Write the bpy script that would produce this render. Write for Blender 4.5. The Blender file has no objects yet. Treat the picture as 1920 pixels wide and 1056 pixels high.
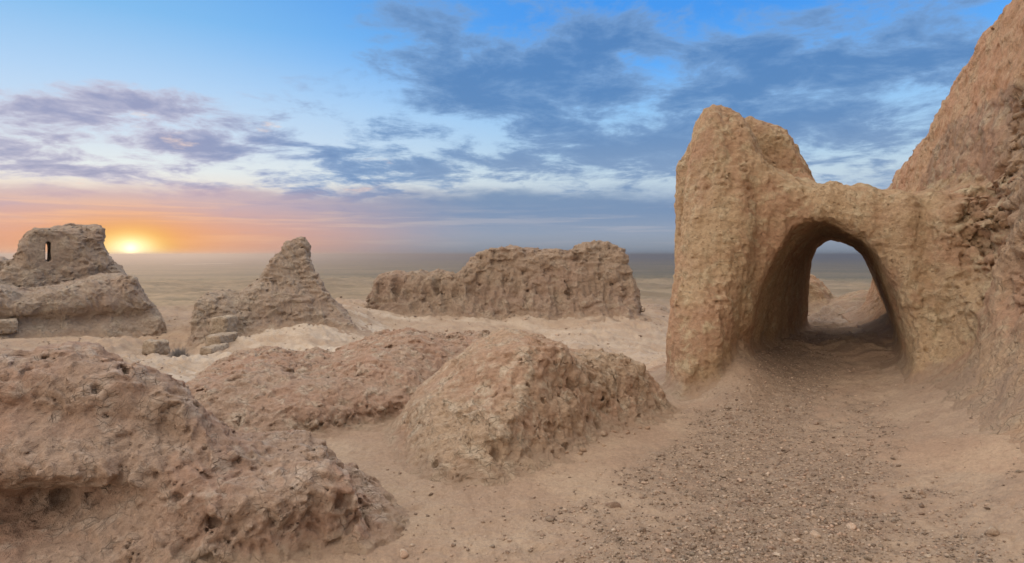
import bpy, math, random, os, threading, time
import numpy as np
from concurrent.futures import ThreadPoolExecutor

# ------------------------------------------------------------------ basics
random.seed(7)
rng = np.random.default_rng(7)
F32 = np.float32
sc = bpy.context.scene
COL = sc.collection
EYE = 1.7                    # eye height over the path
FOC = 1144.0                 # focal length in photograph pixels (1920 wide)
HZ = 478.0                   # horizon row


def srgb(r, g, b):
    def c(x):
        x /= 255.0
        return x / 12.92 if x <= 0.04045 else ((x + 0.055) / 1.055) ** 2.4
    return (c(r), c(g), c(b), 1.0)


def tag(o, label=None, cat=None, group=None, kind=None):
    if label: o['label'] = label
    if cat: o['category'] = cat
    if group: o['group'] = group
    if kind: o['kind'] = kind
    return o


def uv(px, py):
    return (px - 960.0) / FOC, (HZ - py) / FOC


# ------------------------------------------------------------------ periodic 3D noise volumes
NT = 96


def _perlin(n, cells, seed):
    r = np.random.default_rng(seed)
    g = r.normal(size=(cells, cells, cells, 3)).astype(F32)
    g /= np.linalg.norm(g, axis=-1, keepdims=True)
    t = np.arange(n, dtype=F32) * cells / n
    i0 = np.floor(t).astype(int); f = (t - i0).astype(F32)
    i1 = (i0 + 1) % cells
    w = f * f * f * (f * (f * 6 - 15) + 10)
    fx, fy, fz = f[:, None, None], f[None, :, None], f[None, None, :]
    wx, wy, wz = w[:, None, None], w[None, :, None], w[None, None, :]
    out = 0
    for a in (0, 1):
        ia = i1 if a else i0
        for b in (0, 1):
            ib = i1 if b else i0
            for c in (0, 1):
                ic = i1 if c else i0
                G = g[np.ix_(ia, ib, ic)]
                d = G[..., 0] * (fx - a) + G[..., 1] * (fy - b) + G[..., 2] * (fz - c)
                out = out + d * (wx if a else 1 - wx) * (wy if b else 1 - wy) * (wz if c else 1 - wz)
    return (out * 1.6).astype(F32)


def _worley(n, cells, seed):
    r = np.random.default_rng(seed)
    J = r.random((cells, cells, cells, 3)).astype(F32)
    R = r.random((cells, cells, cells)).astype(F32)
    t = (np.arange(n, dtype=F32) + 0.5) * cells / n
    i0 = np.floor(t).astype(int)
    f1 = np.full((n, n, n), 9, F32); f2 = f1.copy(); rid = np.zeros((n, n, n), F32)
    for a in (-1, 0, 1):
        for b in (-1, 0, 1):
            for c in (-1, 0, 1):
                ix = np.ix_((i0 + a) % cells, (i0 + b) % cells, (i0 + c) % cells)
                q = J[ix]
                d = np.sqrt((q[..., 0] + (i0 + a - t)[:, None, None]) ** 2 +
                            (q[..., 1] + (i0 + b - t)[None, :, None]) ** 2 +
                            (q[..., 2] + (i0 + c - t)[None, None, :]) ** 2).astype(F32)
                near = d < f1
                f2 = np.where(near, f1, np.minimum(f2, d))
                rid = np.where(near, R[ix], rid)
                f1 = np.where(near, d, f1)
    return f1, f2, rid


T_P = _perlin(NT, 8, 1)                                        # one octave
T_F = T_P + 0.5 * _perlin(NT, 16, 2) + 0.25 * _perlin(NT, 32, 3)   # three octaves
_r = _perlin(NT, 8, 4)
T_R = (1 - 2 * np.abs(_r)) + 0.5 * (1 - 2 * np.abs(_perlin(NT, 16, 5)))  # ridged
T_W1, _f2, _rid = _worley(NT, 8, 6)
T_WE = (_f2 - T_W1).astype(F32)                                # 0 at cell borders
_pr = np.where(_rid < 0.38, 0.22 + 0.75 * _rid, 0.0).astype(F32)
T_PIT = np.clip(1 - T_W1 / np.maximum(_pr, 1e-3), 0, 1).astype(F32)  # sparse pits
TILES = dict(P=T_P, F=T_F, R=T_R, W=T_W1, E=T_WE, H=T_PIT)
_ca, _sa, _cb, _sb = math.cos(.6), math.sin(.6), math.cos(.35), math.sin(.35)
ROT = np.array([[_ca, -_sa, 0], [_sa, _ca, 0], [0, 0, 1]]) @ np.array([[1, 0, 0], [0, _cb, -_sb], [0, _sb, _cb]])
ROT = ROT.astype(F32)


def _tri(tile, q):
    n = NT
    q = (q - np.floor(q)) * n
    i = np.floor(q).astype(np.int32)
    f = (q - i).astype(F32)
    i %= n
    j = (i + 1) % n
    T = tile.ravel()
    x0 = i[:, 0] * (n * n); x1 = j[:, 0] * (n * n)
    y0 = i[:, 1] * n; y1 = j[:, 1] * n
    z0 = i[:, 2]; z1 = j[:, 2]
    fx, fy, fz = f[:, 0], f[:, 1], f[:, 2]
    a = T[x0 + y0 + z0] * (1 - fz) + T[x0 + y0 + z1] * fz
    b = T[x0 + y1 + z0] * (1 - fz) + T[x0 + y1 + z1] * fz
    c = T[x1 + y0 + z0] * (1 - fz) + T[x1 + y0 + z1] * fz
    d = T[x1 + y1 + z0] * (1 - fz) + T[x1 + y1 + z1] * fz
    a = a * (1 - fy) + b * fy
    c = c * (1 - fy) + d * fy
    return a * (1 - fx) + c * fx


POOL = ThreadPoolExecutor(4)


def chunked(fn, P):
    n = len(P)
    if n < 20000 or threading.current_thread() is not threading.main_thread():
        return fn(P)
    cuts = np.linspace(0, n, 1 + max(4, n // 150000)).astype(int)
    parts = list(POOL.map(lambda k: fn(P[cuts[k]:cuts[k + 1]]), range(len(cuts) - 1)))
    return np.concatenate(parts)


def nz(kind, P, size, stretch=(1, 1, 1), off=0.0, rot=True):
    """noise of feature size `size` metres at points P"""
    q = P * (1.0 / (8 * size * np.array(stretch, F32)))[None, :].astype(F32) + F32(off)
    if rot: q = q @ ROT
    return _tri(TILES[kind], q.astype(F32))


def sstep(a, b, x):
    t = np.clip((x - a) / (b - a), 0, 1)
    return t * t * (3 - 2 * t)


def smin(a, b, k):
    h = np.maximum(k - np.abs(a - b), 0) / k
    return np.minimum(a, b) - h * h * k * 0.25


def smax(a, b, k):
    return -smin(-a, -b, k)


# ------------------------------------------------------------------ ground height
# control points x, y, z
GP = [(0, 0.3, 0), (-2, 1, 0), (2, 1, .05), (-1, 2.2, 0), (1, 2.2, 0), (0.2, 3.3, 0), (-.6, 3.9, .0), (-.9, 5.2, .04), (0.1, 4.6, .02),
      (1.2, 5.2, .02), (2, 4, .0), (3, 6, .04), (2.2, 6.6, .04), (3.6, 8, .17), (4.3, 9, .3), (5.1, 10, .36), (6.4, 12, .42),
      (7.5, 14, .66), (8.6, 16, -.2), (10.8, 19, -2.2), (5.4, 8.2, .38), (4.55, 5.8, .46), (3.9, 4, .5), (3.4, 2.5, .5), (3, 4.2, .1), (4, 6.5, .15),
      (7.2, 11, .6), (8.6, 13.5, .4), (4.6, 11, .3), (5.8, 14.5, .0), (3, 2.5, .2),
      (1.72, 7.1, .02), (1.45, 9, -.35), (.5, 8.6, -.25), (2.4, 13, -1.0), (3.2, 19, -1.75), (5.5, 30, -2.4), (10, 30, -3.2), (10, 22, -2.6),
      (0, 13, -1.2), (-.5, 20, -1.9), (-1.2, 8.3, -.1), (-3, 9.5, -.35), (-2, 6, .05), (-3, 6.2, .0), (-4.5, 7.6, -.1), (-6, 9, -.5),
      (-5, 13, -1.5), (-6.6, 21, -2.15), (-3, 27, -2.1), (-5.8, 30, -1.95), (-8.4, 36.5, -1.5), (-.3, 34.5, -2.15), (7.5, 38, -2.1), (12, 50, -2.7),
      (-9.9, 33.5, -1.0), (-12.2, 29.5, -1.3), (-11.6, 25, -1.9), (-14.2, 28, -1.7), (-18.7, 34, -2.0), (-14.3, 26, -2.25), (-12.6, 22, -2.2),
      (-8.8, 18, -1.85), (-17, 24, -1.75), (-23.5, 27.5, -1.5), (-17, 29, -1.8), (-11.2, 18, -1.6), (-26, 32, -1.2), (-8, 7, -.1), (-5, 3, 0.0), (-5, 5, 0.0),
      (-25, 18, -1.2), (-14, 10, -.8), (18, 14, -2), (6, 3, .5), (8, 8, .5), (22, 32, -3.8), (-4, 35.6, -1.75), (0, 35.6, -1.7), (4.5, 35.6, -1.7), (7.2, 36.5, -1.8), (2.0, 33, -2.15), (2.1, 7.05, .03), (2.49, 7.39, .26), (2.85, 7.65, .50), (2.95, 6.95, .07), (3.4, 7.45, .14), (3.6, 8.4, .28), (1.95, 8.2, .02), (2.35, 9.6, -.12), (3.0, 11.5, -.35), (-12.5, 29.9, -1.15), (-9.6, 31.5, -1.05), (-24, 40, -2.4), (0, 45, -2.6)]
GP = np.array(GP, float)


def _warp(x, y):
    r = np.sqrt(x * x + y * y)
    return np.stack([np.arctan2(x, np.maximum(y, 1e-3) if False else y) * 2.2, np.log(r + 1.2)], -1)


_gq = _warp(GP[:, 0], GP[:, 1])


def _tps(r2):
    return 0.5 * r2 * np.log(r2 + 1e-9)


_K = _tps(((_gq[:, None] - _gq[None]) ** 2).sum(-1)) + np.eye(len(GP)) * 0.004
_Pm = np.concatenate([np.ones((len(GP), 1)), _gq], 1)
_A = np.block([[_K, _Pm], [_Pm.T, np.zeros((3, 3))]])
_sol = np.linalg.solve(_A, np.concatenate([GP[:, 2], np.zeros(3)]))
_FR = np.log(np.array([20., 40, 70, 150, 400, 800, 1200, 40000]))
_FZ = np.array([-1.8, -2.3, -3.5, -7.0, -15.5, -29., -36., -36.])


def ground_base(x, y):
    q = _warp(x, y).astype(F32)

    def ev(qq):
        z = np.full(len(qq), _sol[-3], F32) + qq[:, 0] * F32(_sol[-2]) + qq[:, 1] * F32(_sol[-1])
        for k in range(len(_gq)):
            d2 = (qq[:, 0] - F32(_gq[k, 0])) ** 2 + (qq[:, 1] - F32(_gq[k, 1])) ** 2
            z += F32(_sol[k]) * _tps(d2).astype(F32)
        return z
    near = chunked(ev, q)
    r = np.sqrt(x * x + y * y)
    far = np.interp(np.log(r + 1e-6), _FR, _FZ)
    t = sstep(np.log(38.), np.log(75.), np.log(r + 1e-6))
    z = near * (1 - t) + far * t
    ang = np.arctan2(x, y)
    back = sstep(1.15, 1.6, np.abs(ang)) * (1 - sstep(30, 60, r))
    return z * (1 - back) + 0.0 * back


def path_mask(x, y):
    """1 on the stony trodden strip leading to the arch, 0 on the bare clay"""
    P = np.stack([x, y, np.zeros_like(x)], -1).astype(F32)
    n = chunked(lambda p: nz('F', p, .55) * .55 + nz('F', p, .13) * .42, P)
    cx = 1.35 + 0.33 * (y - 3) + .02 * (y - 3) ** 2
    wid = 1.05 + .12 * np.maximum(4.5 - y, 0) - .07 * np.maximum(y - 5, 0)
    d = np.abs(x - cx) / np.maximum(wid, .35) + n
    m = 1 - sstep(.35, 1.30, d)
    m = m * (1 - .9 * np.exp(-((x - 2.55) / .45) ** 2 - ((y - 7.4) / .6) ** 2))
    return m * (1 - sstep(12, 15, y)) * sstep(-.5, .6, y)


def ground_z(x, y, detail=True):
    z = ground_base(x, y)
    if detail:
        r = np.sqrt(x * x + y * y)
        P = np.stack([x, y, np.zeros_like(x)], -1).astype(F32)

        def ev(p):
            rr = np.sqrt(p[:, 0] ** 2 + p[:, 1] ** 2)
            a1 = np.clip(rr / 10, .3, 1.6)
            o = nz('F', p, .7) * .028 * a1
            o += nz('F', p, .16) * .016 * (rr < 30)
            o += nz('F', p, .045) * .006 * (rr < 14)
            crk = nz('E', p + np.stack([nz('P', p, .1) * .03] * 3, -1), .16)
            o -= (1 - sstep(.0, .09, crk)) * .007 * (rr < 14) * sstep(-.1, .35, nz('P', p, .8, off=.3))
            o += nz('F', p, 3.2) * .24 * sstep(12, 24, rr)
            mid = sstep(7, 13, rr) * (1 - sstep(60, 90, rr))
            o += (nz('R', p, 1.1) * .13 + nz('F', p, .38) * .08) * mid * sstep(-.5, .4, nz('P', p, 3., off=.2))
            tr = nz('F', p, 2.4, off=.5) * 1.5
            o += (np.floor(tr * 3) + sstep(.72, 1, tr * 3 - np.floor(tr * 3)) - tr * 3) * .11 * mid
            o += nz('R', p, 9.) * .30 * sstep(34, 60, rr)
            o += nz('F', p, 30.) * 1.6 * sstep(60, 140, rr) * (1 - sstep(700, 1300, rr))
            o += nz('R', p, 70.) * 1.7 * sstep(110, 260, rr) * (1 - sstep(700, 1300, rr))
            o += nz('F', p, 220.) * 1.0 * sstep(300, 900, rr) * (1 - .4 * sstep(2000, 6000, rr))
            return o
        z = z + chunked(ev, P)
    return z


# ------------------------------------------------------------------ frames: a vertical plane some metres away
class Frame:
    """origin + heading: s runs right, w runs away, z up"""
    def __init__(self, u0, D, ang=None):
        th = math.atan(u0) if ang is None else ang
        self.a = np.array([math.sin(th), math.cos(th)]); self.l = np.array([math.cos(th), -math.sin(th)])
        self.D = D

    def px(self, px, py, w=0.0):
        u, v = uv(px, py)
        t = (self.D + w) / (u * self.a[0] + self.a[1])
        X, Y = u * t, t
        return (X * self.l[0] + Y * self.l[1], EYE + v * t)

    def poly(self, pts, w=0.0):
        return np.array([self.px(p[0], p[1], p[2] if len(p) > 2 else w) for p in pts], F32)

    def local(self, P):
        s = P[:, 0] * F32(self.l[0]) + P[:, 1] * F32(self.l[1])
        w = P[:, 0] * F32(self.a[0]) + P[:, 1] * F32(self.a[1]) - F32(self.D)
        return s, w, P[:, 2]

    def world(self, L):
        s, w, z = L[:, 0], L[:, 1] + self.D, L[:, 2]
        return np.stack([s * self.l[0] + w * self.a[0], s * self.l[1] + w * self.a[1], z], -1)


def poly_sd(poly, x, y):
    d = np.full(len(x), 1e9, F32)
    inside = np.zeros(len(x), bool)
    n = len(poly)
    for i in range(n):
        ax, ay = poly[i]; bx, by = poly[(i + 1) % n]
        ex, ey = bx - ax, by - ay
        px, py = x - ax, y - ay
        t = np.clip((px * ex + py * ey) / (ex * ex + ey * ey + 1e-12), 0, 1)
        dx, dy = px - ex * t, py - ey * t
        d = np.minimum(d, dx * dx + dy * dy)
        c = ((ay > y) != (by > y)) & (x < (bx - ax) * (y - ay) / (by - ay + 1e-12) + ax)
        inside ^= c
    d = np.sqrt(d)
    return np.where(inside, -d, d)


def ell(P, c, r, rz=0.0):
    p = P - np.array(c, F32)
    if rz:
        ca, sa = math.cos(rz), math.sin(rz)
        p = np.stack([p[:, 0] * ca + p[:, 1] * sa, -p[:, 0] * sa + p[:, 1] * ca, p[:, 2]], -1)
    r = np.array(r, F32)
    k0 = np.sqrt(((p / r) ** 2).sum(-1)); k1 = np.sqrt(((p / (r * r)) ** 2).sum(-1))
    return k0 * (k0 - 1) / np.maximum(k1, 1e-6)


# ------------------------------------------------------------------ implicit surface -> mesh
def surface(fn, lo, hi, h, band=.3, B=4):
    """fn(P local, base_only) -> signed distance; returns verts, quads"""
    lo = np.array(lo, float); hi = np.array(hi, float)
    nb = np.ceil((hi - lo) / (h * B)).astype(int) + 1
    c = [lo[k] + (np.arange(nb[k]) + .5) * h * B for k in range(3)]
    CP = np.stack(np.meshgrid(*c, indexing='ij'), -1).reshape(-1, 3).astype(F32)
    cd = chunked(lambda p: fn(p, True), CP).reshape(nb)
    act = np.abs(cd) < band + h * B * 1.1
    n = nb * B
    Fv = np.repeat(np.repeat(np.repeat(np.where(cd < 0, F32(-1), F32(1)), B, 0), B, 1), B, 2)
    m = np.repeat(np.repeat(np.repeat(act, B, 0), B, 1), B, 2)
    I = np.argwhere(m)
    FP = (lo + (I + .5) * h).astype(F32)
    Fv[m] = chunked(lambda p: fn(p, False), FP)
    # closed border
    for ax in range(3):
        sl = [slice(None)] * 3
        for e in (0, -1):
            sl[ax] = e; v = Fv[tuple(sl)]; Fv[tuple(sl)] = np.maximum(v, F32(h * .5))
    # surface nets
    ins = Fv < 0
    cnt = np.zeros(n - 1, np.int8)
    for a in (0, 1):
        for b in (0, 1):
            for d in (0, 1):
                cnt += ins[a:n[0] - 1 + a, b:n[1] - 1 + b, d:n[2] - 1 + d]
    cell = (cnt > 0) & (cnt < 8)
    idx = np.full(n - 1, -1, np.int32)
    A = np.argwhere(cell)
    idx[cell] = np.arange(len(A))
    corner = {}
    for a in (0, 1):
        for b in (0, 1):
            for d in (0, 1):
                corner[a, b, d] = Fv[A[:, 0] + a, A[:, 1] + b, A[:, 2] + d]
    acc = np.zeros((len(A), 3), F32); k = np.zeros(len(A), F32)
    for ax in range(3):
        for p in (0, 1):
            for q in (0, 1):
                c0 = [p, q]; c0.insert(ax, 0); c1 = [p, q]; c1.insert(ax, 1)
                f0, f1 = corner[tuple(c0)], corner[tuple(c1)]
                x = (f0 < 0) != (f1 < 0)
                t = np.where(x, f0 / np.where(f0 - f1 == 0, 1, f0 - f1), 0)
                pos = np.tile(np.array(c0, F32), (len(A), 1)); pos[:, ax] = t
                acc += pos * x[:, None]; k += x
    V = lo + (A + .5 + acc / np.maximum(k, 1)[:, None]) * h
    quads = []
    for ax in range(3):
        s0 = [slice(1, -1)] * 3; s1 = [slice(1, -1)] * 3
        s0[ax] = slice(0, n[ax] - 1); s1[ax] = slice(1, n[ax])
        a0, a1 = ins[tuple(s0)], ins[tuple(s1)]
        E = np.argwhere(a0 != a1)
        fl = a0[tuple(E.T)]
        o = np.ones(3, int); o[ax] = 0
        E = E + o
        u, v = (ax + 1) % 3, (ax + 2) % 3
        def cid(du, dv):
            q = E.copy(); q[:, u] -= du; q[:, v] -= dv
            return idx[q[:, 0], q[:, 1], q[:, 2]]
        Q = np.stack([cid(1, 1), cid(0, 1), cid(0, 0), cid(1, 0)], -1)
        Q[~fl] = Q[~fl][:, ::-1]
        quads.append(Q)
    Q = np.concatenate(quads)
    Q = Q[(Q >= 0).all(1)]
    return V.astype(F32), Q


def drop_islands(V, Q, keep=0.02):
    """remove loose crumbs of surface that the carving left in the air"""
    n = len(V)
    lab = np.arange(n)
    for _ in range(400):
        m = lab[Q].min(1)
        new = lab.copy()
        np.minimum.at(new, Q.ravel(), np.repeat(m, 4))
        new = new[new]
        if (new == lab).all(): break
        lab = new
    cnt = np.bincount(lab, minlength=n)
    ok = cnt[lab] > keep * n
    ids = np.cumsum(ok) - 1
    Q = Q[ok[Q].all(1)]
    return V[ok], ids[Q]


def mesh_obj(name, V, Q, mat, parent=None, origin=None, smooth=True):
    V = np.asarray(V, F32)
    if origin is None: origin = (0, 0, 0)
    me = bpy.data.meshes.new(name)
    nv, nq, k = len(V), len(Q), Q.shape[1]
    me.vertices.add(nv); me.vertices.foreach_set('co', (V - np.array(origin, F32)).ravel())
    me.loops.add(nq * k); me.loops.foreach_set('vertex_index', Q.ravel().astype(np.int32))
    me.polygons.add(nq); me.polygons.foreach_set('loop_start', np.arange(nq, dtype=np.int32) * k)
    me.update(calc_edges=True)
    if smooth: me.polygons.foreach_set('use_smooth', np.ones(nq, bool))
    me.materials.append(mat)
    o = bpy.data.objects.new(name, me); COL.objects.link(o)
    if parent is None:
        o.location = origin
    else:
        o.parent = parent
        o.location = (origin[0] - parent.location[0], origin[1] - parent.location[1], origin[2] - parent.location[2])
    return o


def empty(name, loc):
    o = bpy.data.objects.new(name, None); COL.objects.link(o); o.location = loc; o.empty_display_size = .2
    return o


# ------------------------------------------------------------------ shader helpers
class NT_:
    def __init__(self, tree): self.t = tree; self.n = tree.nodes; self.L = tree.links

    def node(self, typ, **kw):
        nd = self.n.new(typ)
        for k, v in kw.items(): setattr(nd, k, v)
        return nd

    def put(self, sock, v):
        if isinstance(v, S): self.L.new(v.o, sock)
        elif v is not None: sock.default_value = v

    def m(self, op, a, b=None, c=None, clamp=False):
        nd = self.node('ShaderNodeMath', operation=op, use_clamp=clamp)
        self.put(nd.inputs[0], a)
        if b is not None: self.put(nd.inputs[1], b)
        if c is not None: self.put(nd.inputs[2], c)
        return S(self, nd.outputs[0])

    def vm(self, op, a, b=None, out=0):
        nd = self.node('ShaderNodeVectorMath', operation=op)
        self.put(nd.inputs[0], a)
        if b is not None: self.put(nd.inputs[1], b)
        return S(self, nd.outputs[out])

    def step(self, x, a, b, lo=0.0, hi=1.0):
        nd = self.node('ShaderNodeMapRange', interpolation_type='SMOOTHSTEP')
        self.put(nd.inputs['Value'], x); self.put(nd.inputs['From Min'], a); self.put(nd.inputs['From Max'], b)
        nd.inputs['To Min'].default_value = lo; nd.inputs['To Max'].default_value = hi
        return S(self, nd.outputs[0])

    def mix(self, f, a, b, blend='MIX'):
        nd = self.node('ShaderNodeMix', data_type='RGBA', blend_type=blend)
        self.put(nd.inputs[0], f); self.put(nd.inputs[6], a); self.put(nd.inputs[7], b)
        return S(self, nd.outputs[2])

    def noise(self, vec, scale, detail=4, rough=.55, lac=2.0, dist=0.0, dims='3D'):
        nd = self.node('ShaderNodeTexNoise', noise_dimensions=dims)
        self.put(nd.inputs['Vector'], vec); nd.inputs['Scale'].default_value = scale
        nd.inputs['Detail'].default_value = detail; nd.inputs['Roughness'].default_value = rough
        nd.inputs['Lacunarity'].default_value = lac; nd.inputs['Distortion'].default_value = dist
        return S(self, nd.outputs[0])

    def voro(self, vec, scale, feature='F1', rnd=1.0, out='Distance'):
        nd = self.node('ShaderNodeTexVoronoi', feature=feature)
        self.put(nd.inputs['Vector'], vec); nd.inputs['Scale'].default_value = scale
        nd.inputs['Randomness'].default_value = rnd
        return S(self, nd.outputs[out])

    def ramp(self, x, stops, interp='LINEAR'):
        nd = self.node('ShaderNodeValToRGB'); cr = nd.color_ramp; cr.interpolation = interp
        while len(cr.elements) < len(stops): cr.elements.new(.5)
        for e, (p, c) in zip(cr.elements, stops):
            e.position = p; e.color = c
        self.put(nd.inputs[0], x)
        return S(self, nd.outputs[0])

    def sep(self, v):
        nd = self.node('ShaderNodeSeparateXYZ'); self.put(nd.inputs[0], v)
        return [S(self, nd.outputs[k]) for k in range(3)]

    def comb(self, x, y, z):
        nd = self.node('ShaderNodeCombineXYZ')
        for k, v in enumerate((x, y, z)): self.put(nd.inputs[k], v)
        return S(self, nd.outputs[0])


class S:
    def __init__(self, nt, o): self.nt = nt; self.o = o
    def __add__(s, b): return s.nt.m('ADD', s, b)
    def __radd__(s, b): return s.nt.m('ADD', s, b)
    def __sub__(s, b): return s.nt.m('SUBTRACT', s, b)
    def __rsub__(s, b): return s.nt.m('SUBTRACT', b, s)
    def __mul__(s, b): return s.nt.m('MULTIPLY', s, b)
    def __rmul__(s, b): return s.nt.m('MULTIPLY', s, b)
    def __truediv__(s, b): return s.nt.m('DIVIDE', s, b)
    def __neg__(s): return s.nt.m('MULTIPLY', s, -1.0)


def new_mat(name):
    m = bpy.data.materials.new(name); m.use_nodes = True
    nt = NT_(m.node_tree); nt.n.clear()
    out = nt.node('ShaderNodeOutputMaterial')
    b = nt.node('ShaderNodeBsdfPrincipled')
    b.inputs['Specular IOR Level'].default_value = .12
    nt.L.new(b.outputs[0], out.inputs[0])
    return m, nt, b


def clay(name, c_main, c_red, c_pale, size=1.0, grain=1.0, dark=None, bump=1.0, crack=.5, rough=.95, strata=0.0, sandc=None):
    """weathered mud brick / rammed earth; size scales the pattern in metres"""
    m, nt, b = new_mat(name)
    g = nt.node('ShaderNodeNewGeometry')
    pos = S(nt, g.outputs['Position'])
    wob = nt.node('ShaderNodeTexNoise'); nt.put(wob.inputs['Vector'], pos); wob.inputs['Scale'].default_value = 2.2 / size
    wob.inputs['Detail'].default_value = 3
    w = nt.vm('SCALE', nt.vm('SUBTRACT', S(nt, wob.outputs['Color']), (.5, .5, .5)))
    w.o.node.inputs['Scale'].default_value = .35 * size
    p = nt.vm('ADD', pos, w)
    n1 = nt.noise(p, .75 / size, 5, .6)
    n2 = nt.noise(p, 3.2 / size, 6, .65)
    n3 = nt.noise(pos, 16 / size, 5, .7)
    n4 = nt.noise(pos, 90 / size, 3, .7)
    dist = nt.voro(p, 2.6 / size, 'DISTANCE_TO_EDGE')
    crk = nt.step(dist, 0.0, .016)
    cmask = nt.step(n2, .5, .64)
    dist2 = nt.voro(p, 8.5 / size, 'DISTANCE_TO_EDGE')
    crk2 = nt.step(dist2, 0.0, .035)
    pit = nt.step(nt.voro(p, 11 / size, 'F1'), .08, .26)
    pmask = nt.step(n1, .46, .60)
    col = nt.mix(nt.step(n1, .38, .62), c_red, c_main)
    col = nt.mix(nt.step(n2, .47, .68), col, c_pale)
    v = nt.step(n3, .25, .75, .80, 1.18) * nt.step(n4, .2, .8, .88, 1.12)
    col = nt.mix(1.0, col, nt.comb(v, v, v), 'MULTIPLY')
    dk = dark or (c_main[0] * .35, c_main[1] * .33, c_main[2] * .33, 1)
    ck = (1.0 - crk) * cmask * crack
    col = nt.mix(ck * .45, col, dk)
    col = nt.mix((1.0 - pit) * pmask * .45, col, dk)
    da = nt.node('ShaderNodeAttribute', attribute_name='drift')
    col = nt.mix(S(nt, da.outputs['Fac']) * .85, col, nt.mix(nt.step(n2, .4, .65), sandc or C(.35, .250, .18), C(.41, .307, .222)))
    nt.put(b.inputs['Base Color'], col)
    b.inputs['Roughness'].default_value = rough
    hgt = n2 * .10 + n3 * .055 + n4 * .014 * grain
    hgt = hgt - ck * .045 - (1.0 - crk2) * nt.step(n2, .42, .6) * nt.step(n1, .35, .6) * .034 * crack - (1.0 - pit) * pmask * .02
    if strata:
        x, y, z = nt.sep(p)
        st = nt.noise(nt.comb(x * .35, y * .35, z * 5.5), 1.0 / size, 3, .6)
        hgt = hgt + st * .12 * strata
    bp = nt.node('ShaderNodeBump'); bp.inputs['Strength'].default_value = min(1.0, .85 * bump)
    bp.inputs['Distance'].default_value = size
    nt.put(bp.inputs['Height'], hgt)
    nt.L.new(bp.outputs[0], b.inputs['Normal'])
    return m


def C(r, g, b): return (r, g, b, 1)


M_FORE = clay('foreground_clay', C(.40, .292, .222), C(.385, .255, .19), C(.50, .40, .325), size=.55, crack=1.0)
M_MOUND = clay('mound_clay', C(.44, .322, .225), C(.41, .272, .19), C(.53, .43, .325), size=.55, crack=1.0)
M_RIDGE = clay('ridge_clay', C(.40, .285, .212), C(.39, .255, .185), C(.50, .40, .31), size=.5, crack=1.0)
M_GATE = clay('gate_plaster', C(.45, .325, .205), C(.40, .255, .165), C(.51, .405, .27), size=.7, crack=.5, bump=1.0)
M_WALL = clay('high_wall_clay', C(.44, .305, .20), C(.43, .27, .178), C(.48, .36, .245), size=.8, crack=.9)
M_FAR = clay('far_wall_clay', C(.365, .272, .20), C(.335, .238, .178), C(.42, .33, .25), size=2.2, crack=.7, strata=.6)
M_TOWER = clay('tower_clay', C(.38, .30, .235), C(.36, .27, .21), C(.45, .37, .29), size=1.8, crack=.6, strata=.5)
M_BLOCK = clay('brick_clay', C(.42, .34, .26), C(.38, .30, .23), C(.5, .42, .33), size=1.2, crack=.4)
M_STONE = clay('stone', C(.31, .235, .18), C(.32, .22, .165), C(.40, .33, .265), size=.12, crack=.3)


def vary(m):
    nt = NT_(m.node_tree)
    b = [n for n in nt.n if n.type == 'BSDF_PRINCIPLED'][0]
    src = S(nt, b.inputs['Base Color'].links[0].from_socket)
    oi = nt.node('ShaderNodeObjectInfo'); g = nt.node('ShaderNodeNewGeometry')
    f = nt.m('FRACT', S(nt, oi.outputs['Random']) + S(nt, g.outputs['Random Per Island']))
    v = nt.step(f, 0, 1, .62, 1.55)
    nt.put(b.inputs['Base Color'], nt.mix(1.0, src, nt.comb(v, v, v * .98), 'MULTIPLY'))


vary(M_STONE)


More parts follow.
